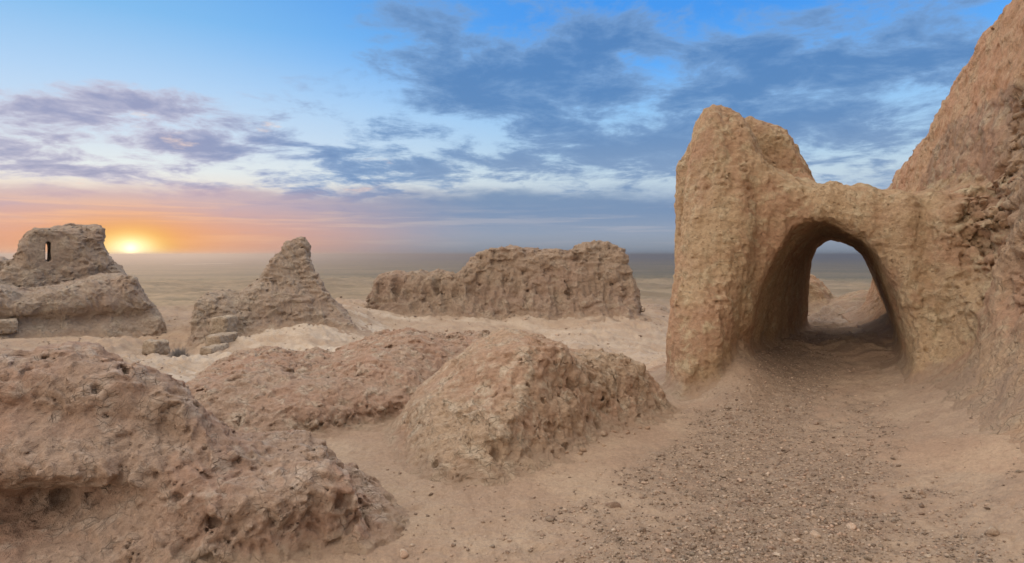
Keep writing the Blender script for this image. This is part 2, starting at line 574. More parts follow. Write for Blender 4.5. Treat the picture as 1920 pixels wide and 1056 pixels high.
def ground_material():
    m, nt, b = new_mat('desert_ground')
    g = nt.node('ShaderNodeNewGeometry')
    pos = S(nt, g.outputs['Position'])
    at = nt.node('ShaderNodeAttribute', attribute_name='stony'); stony = S(nt, at.outputs['Fac'])
    at2 = nt.node('ShaderNodeAttribute', attribute_name='pale'); pale = S(nt, at2.outputs['Fac'])
    x, y, z = nt.sep(pos)
    flat = nt.comb(x, y, 0.0)
    r = nt.vm('LENGTH', flat, out=1)
    n1 = nt.noise(flat, 1.3, 5, .6)
    n2 = nt.noise(flat, 7.0, 5, .65)
    n3 = nt.noise(pos, 38, 4, .7)
    n4 = nt.noise(pos, 160, 2, .7)
    sand = nt.mix(nt.step(n1, .36, .64), C(.34, .240, .172), C(.40, .298, .214))
    sand = nt.mix(nt.step(n2, .5, .7) * .65, sand, C(.31, .218, .158))
    palec = nt.mix(nt.step(nt.noise(flat, .35, 6, .7), .40, .60), C(.56, .47, .375), C(.40, .30, .22))
    palec = nt.mix(nt.step(nt.noise(flat, 2.6, 5, .7), .52, .66) * .6, palec, C(.36, .275, .20))
    sand = nt.mix(pale, sand, palec)
    grav = nt.mix(nt.step(n2, .35, .65), C(.235, .168, .122), C(.32, .235, .17))
    grav = nt.mix(nt.step(nt.voro(pos, 42, 'F1', out='Color'), .55, .8) * .35, grav, C(.40, .32, .25))
    col = nt.mix(stony, sand, grav)
    # hillside and plain
    big = nt.noise(flat, .035, 6, .6)
    hill = nt.mix(nt.step(big, .35, .65), C(.205, .155, .102), C(.30, .23, .152))
    hill = nt.mix(nt.step(nt.noise(flat, .35, 4, .7), .5, .62) * .55, hill, C(.17, .14, .085))
    col = nt.mix(nt.step(r, 42, 75), col, hill)
    pl = nt.mix(nt.step(nt.noise(flat, .004, 6, .6), .36, .64), C(.155, .132, .082), C(.235, .19, .115))
    stretch = nt.comb(x * .0012, y * .006, 0.0)
    pl = nt.mix(nt.step(nt.noise(stretch, 1.0, 5, .6), .45, .66) * .7, pl, C(.09, .085, .055))
    shr = nt.step(nt.voro(flat, .09, 'F1'), .16, .34)
    pl = nt.mix((1.0 - shr) * .75, pl, C(.065, .062, .035))
    col = nt.mix(nt.step(r, 260, 800), col, pl)
    v = nt.step(n3, .2, .8, .84, 1.16) * nt.step(n4, .2, .8, .9, 1.1)
    col = nt.mix(1.0, col, nt.comb(v, v, v), 'MULTIPLY')
    nt.put(b.inputs['Base Color'], col); b.inputs['Roughness'].default_value = .97
    near = nt.step(r, 60, 20)
    hgt = n2 * .05 + n3 * .014 + n4 * .004 + (1.0 - nt.voro(pos, 55, 'F1')) * stony * .008
    rut = nt.noise(nt.comb(x * .35 + y * .1, y * 2.2 - x * .7, 0.0), 1.6, 3, .6)
    hgt = hgt + rut * pale * .12
    bp = nt.node('ShaderNodeBump'); bp.inputs['Strength'].default_value = .9; bp.inputs['Distance'].default_value = .8
    nt.put(bp.inputs['Height'], hgt * near)
    nt.L.new(bp.outputs[0], b.inputs['Normal'])
    return m


# ------------------------------------------------------------------ ground sheet: one polar sheet out to the horizon
def build_ground():
    rr = [0.35]
    while rr[-1] < 60: rr.append(rr[-1] * 1.0042)
    while rr[-1] < 36000: rr.append(rr[-1] * 1.018)
    rr = np.array(rr)
    a1 = np.radians(np.arange(-52, 52.01, .12)); a2 = np.radians(np.arange(53, 307, 2.))
    aa = np.concatenate([a1, a2])
    R, A = np.meshgrid(rr, aa, indexing='ij')
    x = (R * np.sin(A)).ravel(); y = (R * np.cos(A)).ravel()
    z = ground_z(x, y)
    V = np.stack([x, y, z], -1)
    nr, na = R.shape
    I = np.arange(nr * na).reshape(nr, na)
    J = np.roll(I, -1, 1)
    Q = np.stack([I[:-1], J[:-1], J[1:], I[1:]], -1).reshape(-1, 4)
    Q = Q[:, ::-1]
    c = len(V); z0 = float(ground_z(np.array([0.0]), np.array([0.01]))[0])
    o = mesh_obj('ground', V, Q, ground_material())
    me = o.data
    st = path_mask(x, y)
    r = np.sqrt(x * x + y * y)
    P = np.stack([x, y, 0 * x], -1).astype(F32)
    n = chunked(lambda p: nz('F', p, 2.2) * .5, P)
    left = 1 - sstep(-.2, .25, np.arctan2(x, y) - n * .12)
    pale = sstep(9, 17, r + n * 4) * (1 - sstep(30, 44, r + 4 * n)) * (.45 + .55 * left)
    pale *= .25 + .75 * sstep(-15.5, -11, x + n * 2)
    gap = np.exp(-((x + 14.5) ** 2 / 14 + (y - 29) ** 2 / 60))
    pale *= 1 - .8 * gap
    pat = np.exp(-(((x + 2.2) / 4.0) ** 2 + ((y - 31) / 3.0) ** 2))
    pale *= 1 - .75 * sstep(.35, .6, pat + .25 * n)
    for nm, arr in (('stony', st), ('pale', pale)):
        at = me.attributes.new(nm, 'FLOAT', 'POINT'); at.data.foreach_set('value', (np.clip(arr, 0, 1) * (.85 if nm == 'pale' else 1)).astype(F32))
    tag(o, kind='structure')
    return o


build_ground()


def gz1(x, y):
    return float(ground_z(np.array([float(x)]), np.array([float(y)]))[0])


# ------------------------------------------------------------------ generic ruin builder
def ruin(name, fn, lo, hi, h, mat, frame=None, noise=None, band=.3, foot=.25, parent=None, origin_at=None, foot_drop=.03, islands=True):
    """fn(s,w,z,P) gives the smooth body; noise(P) is subtracted; the foot is drawn out into the ground"""
    def full(L, base):
        P = frame.world(L).astype(F32) if frame else L
        if frame: d = fn(L[:, 0], L[:, 1], L[:, 2], P)
        else: d = fn(P[:, 0], P[:, 1], P[:, 2], P)
        if base: return d
        if noise is not None: d = d - noise(P, L)
        if foot:
            g = ground_base(P[:, 0], P[:, 1]).astype(F32)
            d = smin(d, (P[:, 2] - g + foot_drop) * .9, foot)
            d = np.maximum(d, g - foot_drop * 3 - .12 - P[:, 2])
        return d
    t0 = time.time()
    V, Q = surface(full, lo, hi, h, band)
    if os.environ.get('DBG'): print('DBG', name, len(V), round(time.time() - t0, 1), flush=True)
    if islands: V, Q = drop_islands(V, Q, .03)
    if frame: V = frame.world(V)
    g = ground_base(V[:, 0], V[:, 1])
    if foot:   # forget what lies below the sheet of ground
        keep = V[:, 2] > g - foot_drop * 1.6 - .03
        k = keep[Q].any(1); Q = Q[k]
        used = np.zeros(len(V), bool); used[Q.ravel()] = True
        ids = np.cumsum(used) - 1
        V = V[used]; Q = ids[Q]
    if origin_at is None:
        c = V.mean(0); origin_at = (float(c[0]), float(c[1]), float(V[:, 2].min()))
    return drift(mesh_obj(name, V, Q, mat, parent, origin_at), V, min(.9, foot * .6 + .02))


def drift(o, V, reach):
    """blown sand lying against the foot of a wall, as a point attribute"""
    P = np.asarray(V, F32)
    hgt = P[:, 2] - ground_base(P[:, 0].astype(float), P[:, 1].astype(float))
    n = chunked(lambda p: nz('F', p, max(.25, reach)) * .55 + nz('F', p, .08) * .2, P)
    f = 1 - sstep(.05, 1.0, hgt / max(reach, .03) + n)
    at = o.data.attributes.new('drift', 'FLOAT', 'POINT'); at.data.foreach_set('value', f.astype(F32))
    return o


# ---- noise recipes
def erode(P, k=1.0, pits=1.0, cracks=1.0, lump=1.0, crumb=1.0):
    """k = size of the features, in metres per unit"""
    wv = np.stack([nz('P', P, .35 * k), nz('P', P, .35 * k, off=.37), nz('P', P, .35 * k, off=.71)], -1) * F32(.16 * k)
    Q = P + wv
    o = nz('F', P, .55 * k) * .085 * k * lump
    o += nz('R', Q, .30 * k) * .030 * k * lump
    o += nz('F', Q, .12 * k) * .028 * k
    o += nz('R', Q, .075 * k) * .010 * k
    o += (.45 - nz('W', Q, .085 * k, off=.27)) * .030 * k * crumb * sstep(-.3, .3, nz('P', P, .45 * k, off=.44))
    o += (.45 - nz('W', Q, .034 * k, off=.57)) * .012 * k * crumb
    if pits:
        gate = sstep(-.15, .35, nz('P', P, .6 * k, off=.2))
        o -= nz('H', Q, .16 * k) * .13 * k * pits * gate
        o -= nz('H', Q, .07 * k, off=.5) * .045 * k * pits * gate
    if cracks:
        gate = sstep(-.1, .3, nz('P', P, .5 * k, off=.6))
        o -= (1 - sstep(0, .10, nz('E', Q, .22 * k))) * .045 * k * cracks * gate
        o -= (1 - sstep(0, .12, nz('E', Q, .09 * k, off=.3))) * .012 * k * cracks
    return o


# ------------------------------------------------------------------ the arch gate (pier + vaulted passage)
GF = Frame((1560 - 960) / FOC, 9.0)
pier_poly = GF.poly([(1232, 830, -1.9), (1239, 740, -1.8), (1244, 640, -1.4), (1253, 560, -1.2), (1264, 470, -1.0), (1274, 360, -.75), (1286, 288, -.6),
                     (1292, 250, -.5), (1301, 224, -.4), (1314, 203, -.35), (1331, 193, -.35), (1350, 197, -.35), (1370, 214, -.35), (1390, 234, -.35), (1408, 258, -.35),
                     (1424, 315, -.4), (1428, 420, -.5), (1412, 520, -.7), (1392, 600, -.9), (1362, 670, -1.3), (1325, 725, -1.6), (1300, 830, -1.8)])
back_poly = GF.poly([(1300, 800), (1300, 330), (1340, 275), (1398, 256), (1425, 250), (1448, 254), (1464, 263), (1482, 273), (1490, 285), (1494, 300),
                     (1505, 318), (1513, 334), (1520, 400), (1520, 800)], 2.0)
span_poly = GF.poly([(1390, 820, -.5), (1390, 600), (1395, 328), (1420, 320), (1450, 326), (1495, 338), (1560, 353), (1640, 361), (1672, 367), (1700, 368), (1740, 368),
                     (1800, 380), (1800, 820)])
near_poly = GF.poly([(1370, 840, -.4), (1385, 670, -.4), (1404, 600, -.4), (1416, 545, -.4), (1434, 502, -.4), (1457, 470, -.4), (1482, 437, -.4), (1521, 416, -.4), (1546, 408, -.4), (1576, 420, -.4),
                     (1604, 436, -.4), (1624, 443, -.4), (1650, 473, -.4), (1664, 505, -.4), (1679, 540, -.4), (1697, 590, -.4), (1708, 640, -.4), (1716, 690, -.4), (1724, 840, -.4)])
far_poly = GF.poly([(1490, 760), (1500, 640), (1509, 580), (1511, 525), (1515, 488), (1525, 462), (1541, 451), (1556, 447), (1580, 450), (1602, 462), (1624, 482),
                    (1646, 525), (1664, 565), (1690, 640), (1700, 760)], 3.6)
GZ0, GZT = 0.0, 4.6


def gate_noise(P, L):
    o = erode(P, 1.0, pits=.20, cracks=.22, lump=.36, crumb=.3) * .55
    o += nz('F', P, 1.1) * .035
    # vertical rain flutes on the plaster
    o += nz('P', P, .30, (1, 1, 7.0), rot=False) * .075 + nz('R', P, .13, (1, 1, 6.0), off=.3, rot=False) * .014
    o += nz('F', P, .05) * .016
    return o


def pier_fn(s, w, z, P):
    d2 = poly_sd(pier_poly, s, z)
    front = -1.75 + (z - GZ0) * .40 - .1 * s * 0
    front = np.where(z > 2.5, -.75 + (z - 2.5) * .25, front)
    d = smax(d2, (front - w) * .93, .5)
    d = smax(d, w - 2.6, .5)
    b2 = poly_sd(back_poly, s, z)
    b = smax(smax(b2, .4 - w, .4), w - 3.9, .5)
    d = smin(d, b, .14)
    hole = tunnel(s, w, z)
    return smax(d, -hole, .12)


def tunnel(s, w, z):
    t = sstep(-.2, 3.6, w)
    return poly_sd(near_poly, s, z) * (1 - t) + poly_sd(far_poly, s, z) * t


def span_fn(s, w, z, P):
    d2 = poly_sd(span_poly, s, z)
    top = 2.9
    front = -.50 - np.clip(1.6 - z, 0, 2) * .10
    back = 3.6
    d = smax(smax(d2, (front - w) * .95, .45), w - back, .4)
    # a shallow hollow over the crown of the arch
    hole = tunnel(s, w, z)
    return smax(d, -hole, .16)


gate_base = GF.world(np.array([[-1.2, .5, .2]]))[0]
gate = empty('arched_gateway', (float(gate_base[0]), float(gate_base[1]), float(gate_base[2])))
tag(gate, 'ruined clay gateway with a dark arched passage under a sagging span beside a tall pier', 'gateway')
def gate_mesh():
    k = 7.0
    def fn_all(s, w, z, P):
        return smin(pier_fn(s, w, z, P), span_fn(s, w, z, P), .28)
    gh = .022 * 1.0
    lo, hi = (-4.3, -2.6, -.4), (2.4, 4.3, 5.0)
    def full(L, base):
        P = GF.world(L).astype(F32)
        d = fn_all(L[:, 0], L[:, 1], L[:, 2], P)
        if base:
            HL = np.stack(HWF.local(P), -1)
            return smin(d, hw_fn(HL[:, 0], HL[:, 1], HL[:, 2], P) + .05, .75)
        d = d - gate_noise(P, L)
        HL = np.stack(HWF.local(P), -1)
        d = smin(d, hw_fn(HL[:, 0], HL[:, 1], HL[:, 2], P) - hw_noise(P, HL) + .05, .75)
        d = smax(d, -tunnel(L[:, 0], L[:, 1], L[:, 2]) - .08, .1)
        g = ground_base(P[:, 0], P[:, 1]).astype(F32)
        d = smin(d, (P[:, 2] - g + .03) * .9, .22)
        return np.maximum(d, g - .2 - P[:, 2])
    V, Q = surface(full, lo, hi, gh, .2)
    V, Q = drop_islands(V, Q, .03)
    # split into the pier and the vaulted span where one body blends into the other
    c = V[Q].mean(1)
    W = GF.world(c).astype(F32)
    nn = nz('F', W, .5) * .08
    ispier = (pier_fn(c[:, 0], c[:, 1], c[:, 2], W) < span_fn(c[:, 0], c[:, 1], c[:, 2], W) + nn)
    Vw = GF.world(V)
    g = ground_base(Vw[:, 0], Vw[:, 1])
    keep = (Vw[:, 2] > g - .09)[Q].any(1)
    for nm, sel in (('pier', ispier & keep), ('arch', ~ispier & keep)):
        q = Q[sel]; used = np.zeros(len(V), bool); used[q.ravel()] = True
        ids = np.cumsum(used) - 1
        drift(mesh_obj(nm, Vw[used], ids[q], M_GATE, gate, tuple(gate.location)), Vw[used], .22)

# ------------------------------------------------------------------ the high wall at the right
HWF = Frame(0, 2.35, ang=math.atan2(.942, -.336))   # plane passes beside the camera; w>0 goes into the wall
hw_poly = HWF.poly([(1690, 760, .6), (1692, 420, 1.0), (1697, 352, 1.0), (1704, 330, 1.0), (1722, 306, 1.0), (1746, 268, 1.0), (1768, 228, 1.0), (1786, 188, 1.0), (1802, 150, 1.0),
                    (1829, 102, 1.0), (1842, 66, 1.0), (1856, 46, 1.0), (1880, 22, 1.0), (1897, 0, 1.0), (1935, -60, 1.0)])
_e = hw_poly[-1]
hw_poly = np.concatenate([hw_poly, np.array([(_e[0] + 1.2, _e[1] + .15), (_e[0] + 6.0, _e[1] + .1), (_e[0] + 6.0, -1)], F32)]).astype(F32)


def hw_fn(s, w, z, P):
    d2 = poly_sd(hw_poly, s, z)
    front = -.12 + np.clip(z, -.5, 6) * .17 - .12 * np.clip(.9 - z, 0, 1.5) ** 2
    front = front + .22 * sstep(-6.2, -9.5, s)           # the far end steps back
    return smax(smax(d2, (front - w) * .97, .4), w - 2.4, .4)


def hw_noise(P, L):
    o = erode(P, 1.0, pits=.45, cracks=.8, lump=.8, crumb=.7) * .75
    s, z = L[:, 0], L[:, 2]
    # a band of broken brickwork running down the face
    wob = nz('P', P, .9) * .5
    m = np.exp(-((s + 8.05 + wob) / .62) ** 4) * sstep(1.3, 1.9, z + wob) * (1 - sstep(3.1, 3.7, z + wob))
    m = np.maximum(m, .8 * sstep(-7.3, -6.8, s + wob) * sstep(.8, 1.5, z + wob))
    wv = np.stack([nz('P', P, .3) * .07, nz('P', P, .3, off=.4) * .07, nz('P', P, .3, off=.8) * .05], -1)
    e = nz('E', L + wv, .17, (1.45, 1.0, .8), rot=False)
    idn = nz('P', L, .2, (1.4, 1, .8), off=.9, rot=False)
    o += m * (idn * .10 - (1 - sstep(0, .16, e)) * .09 - .10)
    return o


gate_mesh()
hw = ruin('mud_brick_wall', hw_fn, (-15.2, -1.0, -.4), (-1.5, 2.7, 6.6), .024, M_WALL, HWF, hw_noise, band=.28, foot=.5)
tag(hw, 'tall reddish mud brick wall with broken brickwork rising steeply at the right edge', 'wall')

# ------------------------------------------------------------------ foreground: pitted wall stub, crumbly ridge, clay mound
AF = Frame((300 - 960) / FOC, 4.2)
a_poly = AF.poly([(-420, 1500, .2), (-420, 640, 1.1), (-100, 645, 1.1), (0, 657, 1.1), (60, 655, 1.1), (110, 645, 1.1), (160, 638, 1.1), (200, 640, 1.1), (240, 655, 1.0), (290, 676, .95),
                  (330, 702, .85), (362, 738, .75), (395, 772, .6), (445, 796, .5), (490, 806, .42), (530, 802, .38), (560, 800, .36), (582, 812, .34), (596, 838, .32),
                  (606, 868, .3), (640, 882, .3), (672, 902, .28), (694, 935, .26), (704, 985, .25), (712, 1060, .2), (740, 1500, .2)])


def a_fn(s, w, z, P):
    d2 = poly_sd(a_poly, s, z)
    top = np.interp(s, [-3.2, -1.6, -.6, .3, 1.0, 1.6], [1.05, 1.0, .85, .62, .5, .2]).astype(F32)
    dz = np.clip(top - z, -.2, 1.3)
    front = np.interp(s, [-3.2, -1.2, .2, 1.0, 1.6], [.42, .28, -.16, -.44, -.32]).astype(F32) - np.interp(s, [-1.2, .2, .9], [1, .75, .4]).astype(F32) * (.40 * sstep(-.02, .30, dz) + .30 * np.clip(dz, 0, 2))
    front = front - .30 * sstep(.17, .02, z) * sstep(.2, -1.2, s)               # ledge at the foot
    front = front + .46 * np.exp(-((z - .44 - .08 * np.sin(s * 2.3)) / .14) ** 2) * sstep(.3, -.6, s)   # undercut
    back = np.interp(s, [-3.2, -.8, .1, 1.6], [1.35, 1.2, .5, .3]).astype(F32) + dz * .4
    d = smax(smax(d2, (front - w) * .75, .22), (w - back) * .9, .3)
    # the last lump at the right is parted by a cleft
    d = smax(d, -(ell(np.stack([s, w, z], -1), (1.03, -.42, .30), (.055, .34, .46), .25)), .1)
    return d


def a_noise(P, L):
    top = sstep(.45, .8, P[:, 2])
    o = erode(P, .62, pits=1.2, cracks=1.2, lump=.95) * (1 - .25 * top)
    o -= sstep(.52, .85, nz('H', P + np.stack([nz('P', P, .12) * .05] * 3, -1), .21, (1, 1, 1.4), off=.33)) * .20 * (1 - .8 * top)
    o -= sstep(.5, .9, nz('H', P + np.stack([nz('P', P, .08) * .03] * 3, -1), .095, off=.61)) * .06
    o += nz('R', P, .16, (1, 1, 2.5), off=.2, rot=False) * .02
    lowm = sstep(.75, .3, P[:, 2])
    o -= nz('H', P, .13, off=.15) * .17 * lowm * sstep(-.1, .3, nz('P', P, .5, off=.75))
    return o


fw = ruin('wall_stub', a_fn, (-4.6, -1.5, -.3), (2.2, 2.6, 1.5), .0125, M_FORE, AF, a_noise, band=.2, foot=.18)
tag(fw, 'large pitted pinkish brown wall stub full of holes, filling the lower left corner', 'wall ruin')

RF = Frame((640 - 960) / FOC, 7.2)
r_poly = RF.poly([(330, 1000), (345, 745), (372, 712), (410, 694), (450, 682), (500, 676), (560, 681), (620, 684), (660, 672), (700, 652), (735, 640), (765, 635), (800, 638), (835, 648),
                  (880, 640), (930, 640), (960, 700), (1000, 1000)], .3)


def r_fn(s, w, z, P):
    d2 = poly_sd(r_poly, s, z)
    front = np.interp(s, [-2.6, -1.4, -.2, .7, 1.6], [-.9, -1.4, -1.6, -1.25, -.4]).astype(F32) + np.clip(z - .1, -.3, 1) * 1.9
    front = front + .34 * np.exp(-((z - .06) / .12) ** 2) * np.exp(-((s - .15) / .8) ** 2)
    d = smax(smax(d2, (front - w) * .72, .22), (w - 1.5 - np.clip(.5 - z, 0, 2) * 1.2) * .7, .35)
    return d


def r_noise(P, L):
    o = erode(P, .6, pits=.55, cracks=1.3, lump=1.1)
    m = sstep(-.25, .25, nz('P', P, .6, off=.1))
    o += (sstep(.0, .25, nz('E', P, .11)) - .6) * .028 * m
    return o


rg = ruin('earth_ridge', r_fn, (-3.4, -2.6, -.75), (1.9, 3.0, .95), .016, M_RIDGE, RF, r_noise, band=.2, foot=.2)
tag(rg, 'low crumbling reddish ridge of cracked clay between the pitted stub and the rounded mound', 'earth ridge')


def mound_fn(x, y, z, P):
    d = ell(P, (.06, 6.0, .15), (.72, .90, .80), .0)
    d = smin(d, ell(P, (-.45, 5.85, .0), (.62, .75, .58), .0), .3)
    d = smin(d, ell(P, (-.25, 5.22, -.05), (.62, .66, .48), .0), .3)
    d = smin(d, ell(P, (.80, 6.5, .05), (.75, .55, .62), .25), .3)
    d = smin(d, ell(P, (1.22, 6.72, .0), (.48, .42, .46), .25), .25)
    cut = P[:, 0] * .775 - P[:, 1] * .631 + 2.94 + .30 * np.clip(P[:, 2], 0, 2)
    return smax(d, cut, .16)


def mound_noise(P, L):
    right = sstep(-.75, -.2, P[:, 0] * .775 - P[:, 1] * .631 + 2.98)
    o = erode(P, .6, pits=.55, cracks=1.2, lump=.85) * (.62 + .38 * right)
    o += nz('F', P, .5) * .035
    o -= nz('H', P, .12, (1, 1, 1.8), off=.15) * .24 * right * sstep(-.25, .2, nz('P', P, .5, off=.75))
    Qm = P + np.stack([nz('P', P, .09) * .04, nz('P', P, .09, off=.4) * .04, nz('P', P, .09, off=.8) * .04], -1)
    o -= sstep(.25, .75, nz('H', Qm, .15, (1, 1, 1.7), off=.44)) * .16 * right
    o -= sstep(.3, .8, nz('H', Qm, .085, (1, 1, 1.5), off=.83)) * .09 * right
    o += nz('P', P, .10, (1, 1, 3), rot=False) * .03 * right
    return o


md = ruin('clay_mound', mound_fn, (-1.3, 4.2, -.25), (2.1, 7.4, 1.25), .013, M_MOUND, None, mound_noise, band=.2, foot=.28)
tag(md, 'rounded tan clay mound with a pitted right flank in the middle foreground', 'earth mound')

# ------------------------------------------------------------------ middle distance ruins
FF = Frame(0.0, 37.0)
f_poly = FF.poly([(704, 680), (706, 560), (711, 532), (722, 519), (742, 515), (762, 518), (785, 516), (802, 522), (822, 515), (842, 517), (856, 519), (868, 512),
                  (879, 494), (896, 479), (918, 472), (936, 467), (955, 464), (972, 467), (1000, 471), (1020, 474), (1042, 470), (1062, 476), (1080, 471), (1090, 461),
                  (1112, 455), (1135, 457), (1153, 462), (1165, 472), (1168, 492), (1173, 520), (1179, 550), (1186, 578), (1192, 620), (1196, 680)])


def f_fn(s, w, z, P):
    d2 = poly_sd(f_poly, s, z)
    yaw = -.05 * s
    front = -.5 + yaw - np.clip(2.3 - z, 0, 6) * .20 - .5 * np.clip(-.6 - z, 0, 2) ** 1
    return smax(smax(d2, (front - w) * .95, .5), (w - 1.3 - yaw), .5)


def f_noise(P, L):
    o = erode(P, 2.3, pits=.6, cracks=.5, lump=.75)
    low = sstep(1.6, -.6, P[:, 2])
    o += nz('R', P, .8, (1, 1, 5), rot=False) * .22 * (.35 + low)
    o += nz('F', P, .45, (2.2, 2.2, .6), rot=False) * .10 * (1 - low)
    o -= sstep(.62, .9, nz('W', P, .75, (1.4, 1.4, .8), rot=False)) * .22
    return o


fo = ruin('rampart', f_fn, (-9.2, -3.5, -3.6), (9.2, 2.6, 3.2), .058, M_FAR, FF, f_noise, band=.9, foot=.5, foot_drop=.1)
tag(fo, 'long lumpy rampart of eroded mud brick with a taller right end, before the plain', 'rampart')

SF = Frame((500 - 960) / FOC, 31.0)
s_poly = SF.poly([(370, 720), (371, 600), (375, 566), (392, 554), (420, 552), (448, 556), (468, 541), (488, 524), (508, 500), (526, 476), (535, 461), (548, 452),
                  (560, 448), (571, 451), (577, 464), (579, 490), (583, 508), (592, 526), (604, 544), (620, 560), (634, 574), (650, 600), (660, 720)])


def s_fn(s, w, z, P):
    d2 = poly_sd(s_poly, s, z)
    T = .55 + np.clip(2.3 - z, 0, 5) * .52
    f = smax(d2, (np.abs(w - .3) - T) * .86, .3)
    return f


def st_noise(P, L):
    o = erode(P, 1.7, pits=.6, cracks=.9, lump=1.15)
    o += nz('F', P, .22, (2.5, 2.5, .6), rot=False) * .035
    return o


so = ruin('wall_spur', s_fn, (-4.6, -3.6, -3.2), (4.8, 4.0, 3.2), .045, M_TOWER, SF, st_noise, band=.7, foot=.4, foot_drop=.08)
tag(so, 'pointed spur of eroded wall rising to a narrow crooked peak above pale sand', 'wall ruin')

TF = Frame((110 - 960) / FOC, 39.0)
t_poly = TF.poly([(-70, 650), (-60, 560), (-30, 540), (0, 520), (12, 504), (22, 492), (34, 487), (38, 470), (42, 454), (52, 441), (66, 433), (90, 430), (120, 427), (150, 425),
                  (176, 425), (186, 430), (189, 446), (191, 470), (200, 484), (216, 499), (228, 512), (236, 530), (262, 560), (280, 650)])
_s0 = TF.poly([(87, 472)])[0]


def t_fn(s, w, z, P):
    d2 = poly_sd(t_poly, s, z)
    T = 1.2 + np.clip(3.6 - z, 0, 6) * .22
    d = smax(d2, (np.abs(w) - T) * .95, .5)
    # loophole bored through along the line of sight of the opening
    th = math.atan((87 - 960) / FOC); rel = math.tan(th - math.atan((110 - 960) / FOC))
    ss = s - _s0[0] - w * (rel - .045)
    hole = np.maximum(np.abs(ss) - .105, np.abs(z - _s0[1]) - .50 + .8 * np.abs(ss))
    return smax(d, -hole, .05)


def t_noise(P, L):
    k = 1 - np.exp(-((L[:, 0] - _s0[0]) / .8) ** 2 - ((L[:, 2] - _s0[1]) / 1.0) ** 2)
    return st_noise(P, L) * k


tw = ruin('watchtower', t_fn, (-8.5, -3.6, -4.0), (7.5, 3.6, 4.4), .05, M_TOWER, TF, t_noise, band=.7, foot=0)
tag(tw, 'blocky flat topped tower ruin with a thin slit window, beside the setting sun', 'tower ruin')

LF = Frame((120 - 960) / FOC, 33.0)
l_poly = LF.poly([(-120, 760), (-120, 536), (-60, 536), (0, 541), (30, 548), (55, 553), (75, 547), (108, 541), (150, 531), (196, 523), (232, 518), (246, 525), (256, 543), (272, 562),
                  (288, 574), (296, 598), (299, 630), (304, 760)])


def l_fn(s, w, z, P):
    d2 = poly_sd(l_poly, s, z)
    front = -1.0 - np.clip(.4 - z, -1, 4) * .30 + .35 * np.exp(-((z + 1.0) / .3) ** 2)
    top = .9 + w * -.05
    return smax(smax(d2, (front - w) * .95, .55), w - 3.2, .5)


lo_ = ruin('low_wall', l_fn, (-8.5, -2.9, -3.4), (6.5, 3.9, 1.6), .05, M_TOWER, LF,
           lambda P, L: erode(P, 1.9, pits=.7, cracks=.8, lump=1.0), band=.75, foot=.5, foot_drop=.08)
tag(lo_, 'broad low eroded wall with a smooth dusty top in front of the slit window tower', 'wall ruin')

NF = Frame((-5 - 960) / FOC, 46.0)
n_poly = NF.poly([(-70, 620), (-60, 500), (-30, 488), (2, 486), (10, 492), (16, 504), (22, 530), (30, 620)])
no = ruin('stub', lambda s, w, z, P: smax(poly_sd(n_poly, s, z), np.abs(w) - 1.5, .5), (-4, -2.5, -5), (3, 2.5, 2.5), .08, M_TOWER, NF, st_noise, band=.7, foot=0)
no.name = 'wall_fragment'
tag(no, 'small stump of ruined wall poking up behind the tower at the left edge', 'wall ruin')

# hummocks past the arch and past the rampart
def hummock(px, py_top, D, half_px, label, depth=1.0, mat=M_GATE, h=.035, seed=0.0, noise_k=.9):
    fr = Frame((px - 960) / FOC, D)
    s0, zt = fr.px(px, py_top)
    wx = half_px * D / FOC * 1.25
    b = fr.world(np.array([[s0, 0, 0]]))[0]
    zb = float(ground_base(np.array([b[0]]), np.array([b[1]]))[0]) - .3
    H = max(zt - zb, .3)
    f = lambda s, w, z, P: ell(np.stack([s, w, z], -1), (s0, 0, zb), (wx, depth, H))
    o = ruin('earth_mound', f, (s0 - wx - .8, -depth - .8, zb - .3), (s0 + wx + .8, depth + .8, zt + .5), h, mat, fr,
             lambda P, L: erode(P + F32(seed), noise_k, pits=.2, cracks=.4), band=.3, foot=.5, foot_drop=.04)
    return tag(o, label, 'earth mound', 'mounds on the edge of the hill')


hummock(1500, 512, 15.6, 40, 'steep earth mound seen through the arch against its inner left side', .9)
hummock(1668, 545, 15.2, 66, 'low earth mound seen through the arch at its right side', .9, seed=3.1)
hummock(1232, 573, 47, 22, 'small grey hummock between the long rampart and the tall pier', 2.0, M_FAR, .09, 5.2, 2.0)

# ------------------------------------------------------------------ small built remains
def rough_box(name, frame, s0, z0, w0, size, rot, label, cat, mat=M_BLOCK, parts=None, h=.03):
    ca, sa = math.cos(rot), math.sin(rot)
    boxes = parts or [((0, 0, 0), size)]

    def f(s, w, z, P):
        x, y = s - s0, w - w0
        xr, yr = x * ca + y * sa, -x * sa + y * ca
        d = None
        for c, sz in boxes:
            q = [np.abs(xr - c[0]) - sz[0] / 2, np.abs(yr - c[1]) - sz[1] / 2, np.abs(z - z0 - c[2]) - sz[2] / 2]
            b = smax(smax(q[0], q[1], .12), q[2], .12)
            d = b if d is None else np.minimum(d, b)
        return d
    ext = max(abs(c[k]) + sz[k] / 2 for c, sz in boxes for k in (0, 1)) * 1.5 + .2
    zt = max(c[2] + sz[2] / 2 for c, sz in boxes); zb = min(c[2] - sz[2] / 2 for c, sz in boxes)
    o = ruin(name, f, (s0 - ext, w0 - ext, z0 + zb - .2), (s0 + ext, w0 + ext, z0 + zt + .2), h, mat, frame,
             lambda P, L: erode(P, .7, pits=.2, cracks=.5, lump=.75), band=.2, foot=.14, foot_drop=.05, islands=True)
    return tag(o, label, cat)


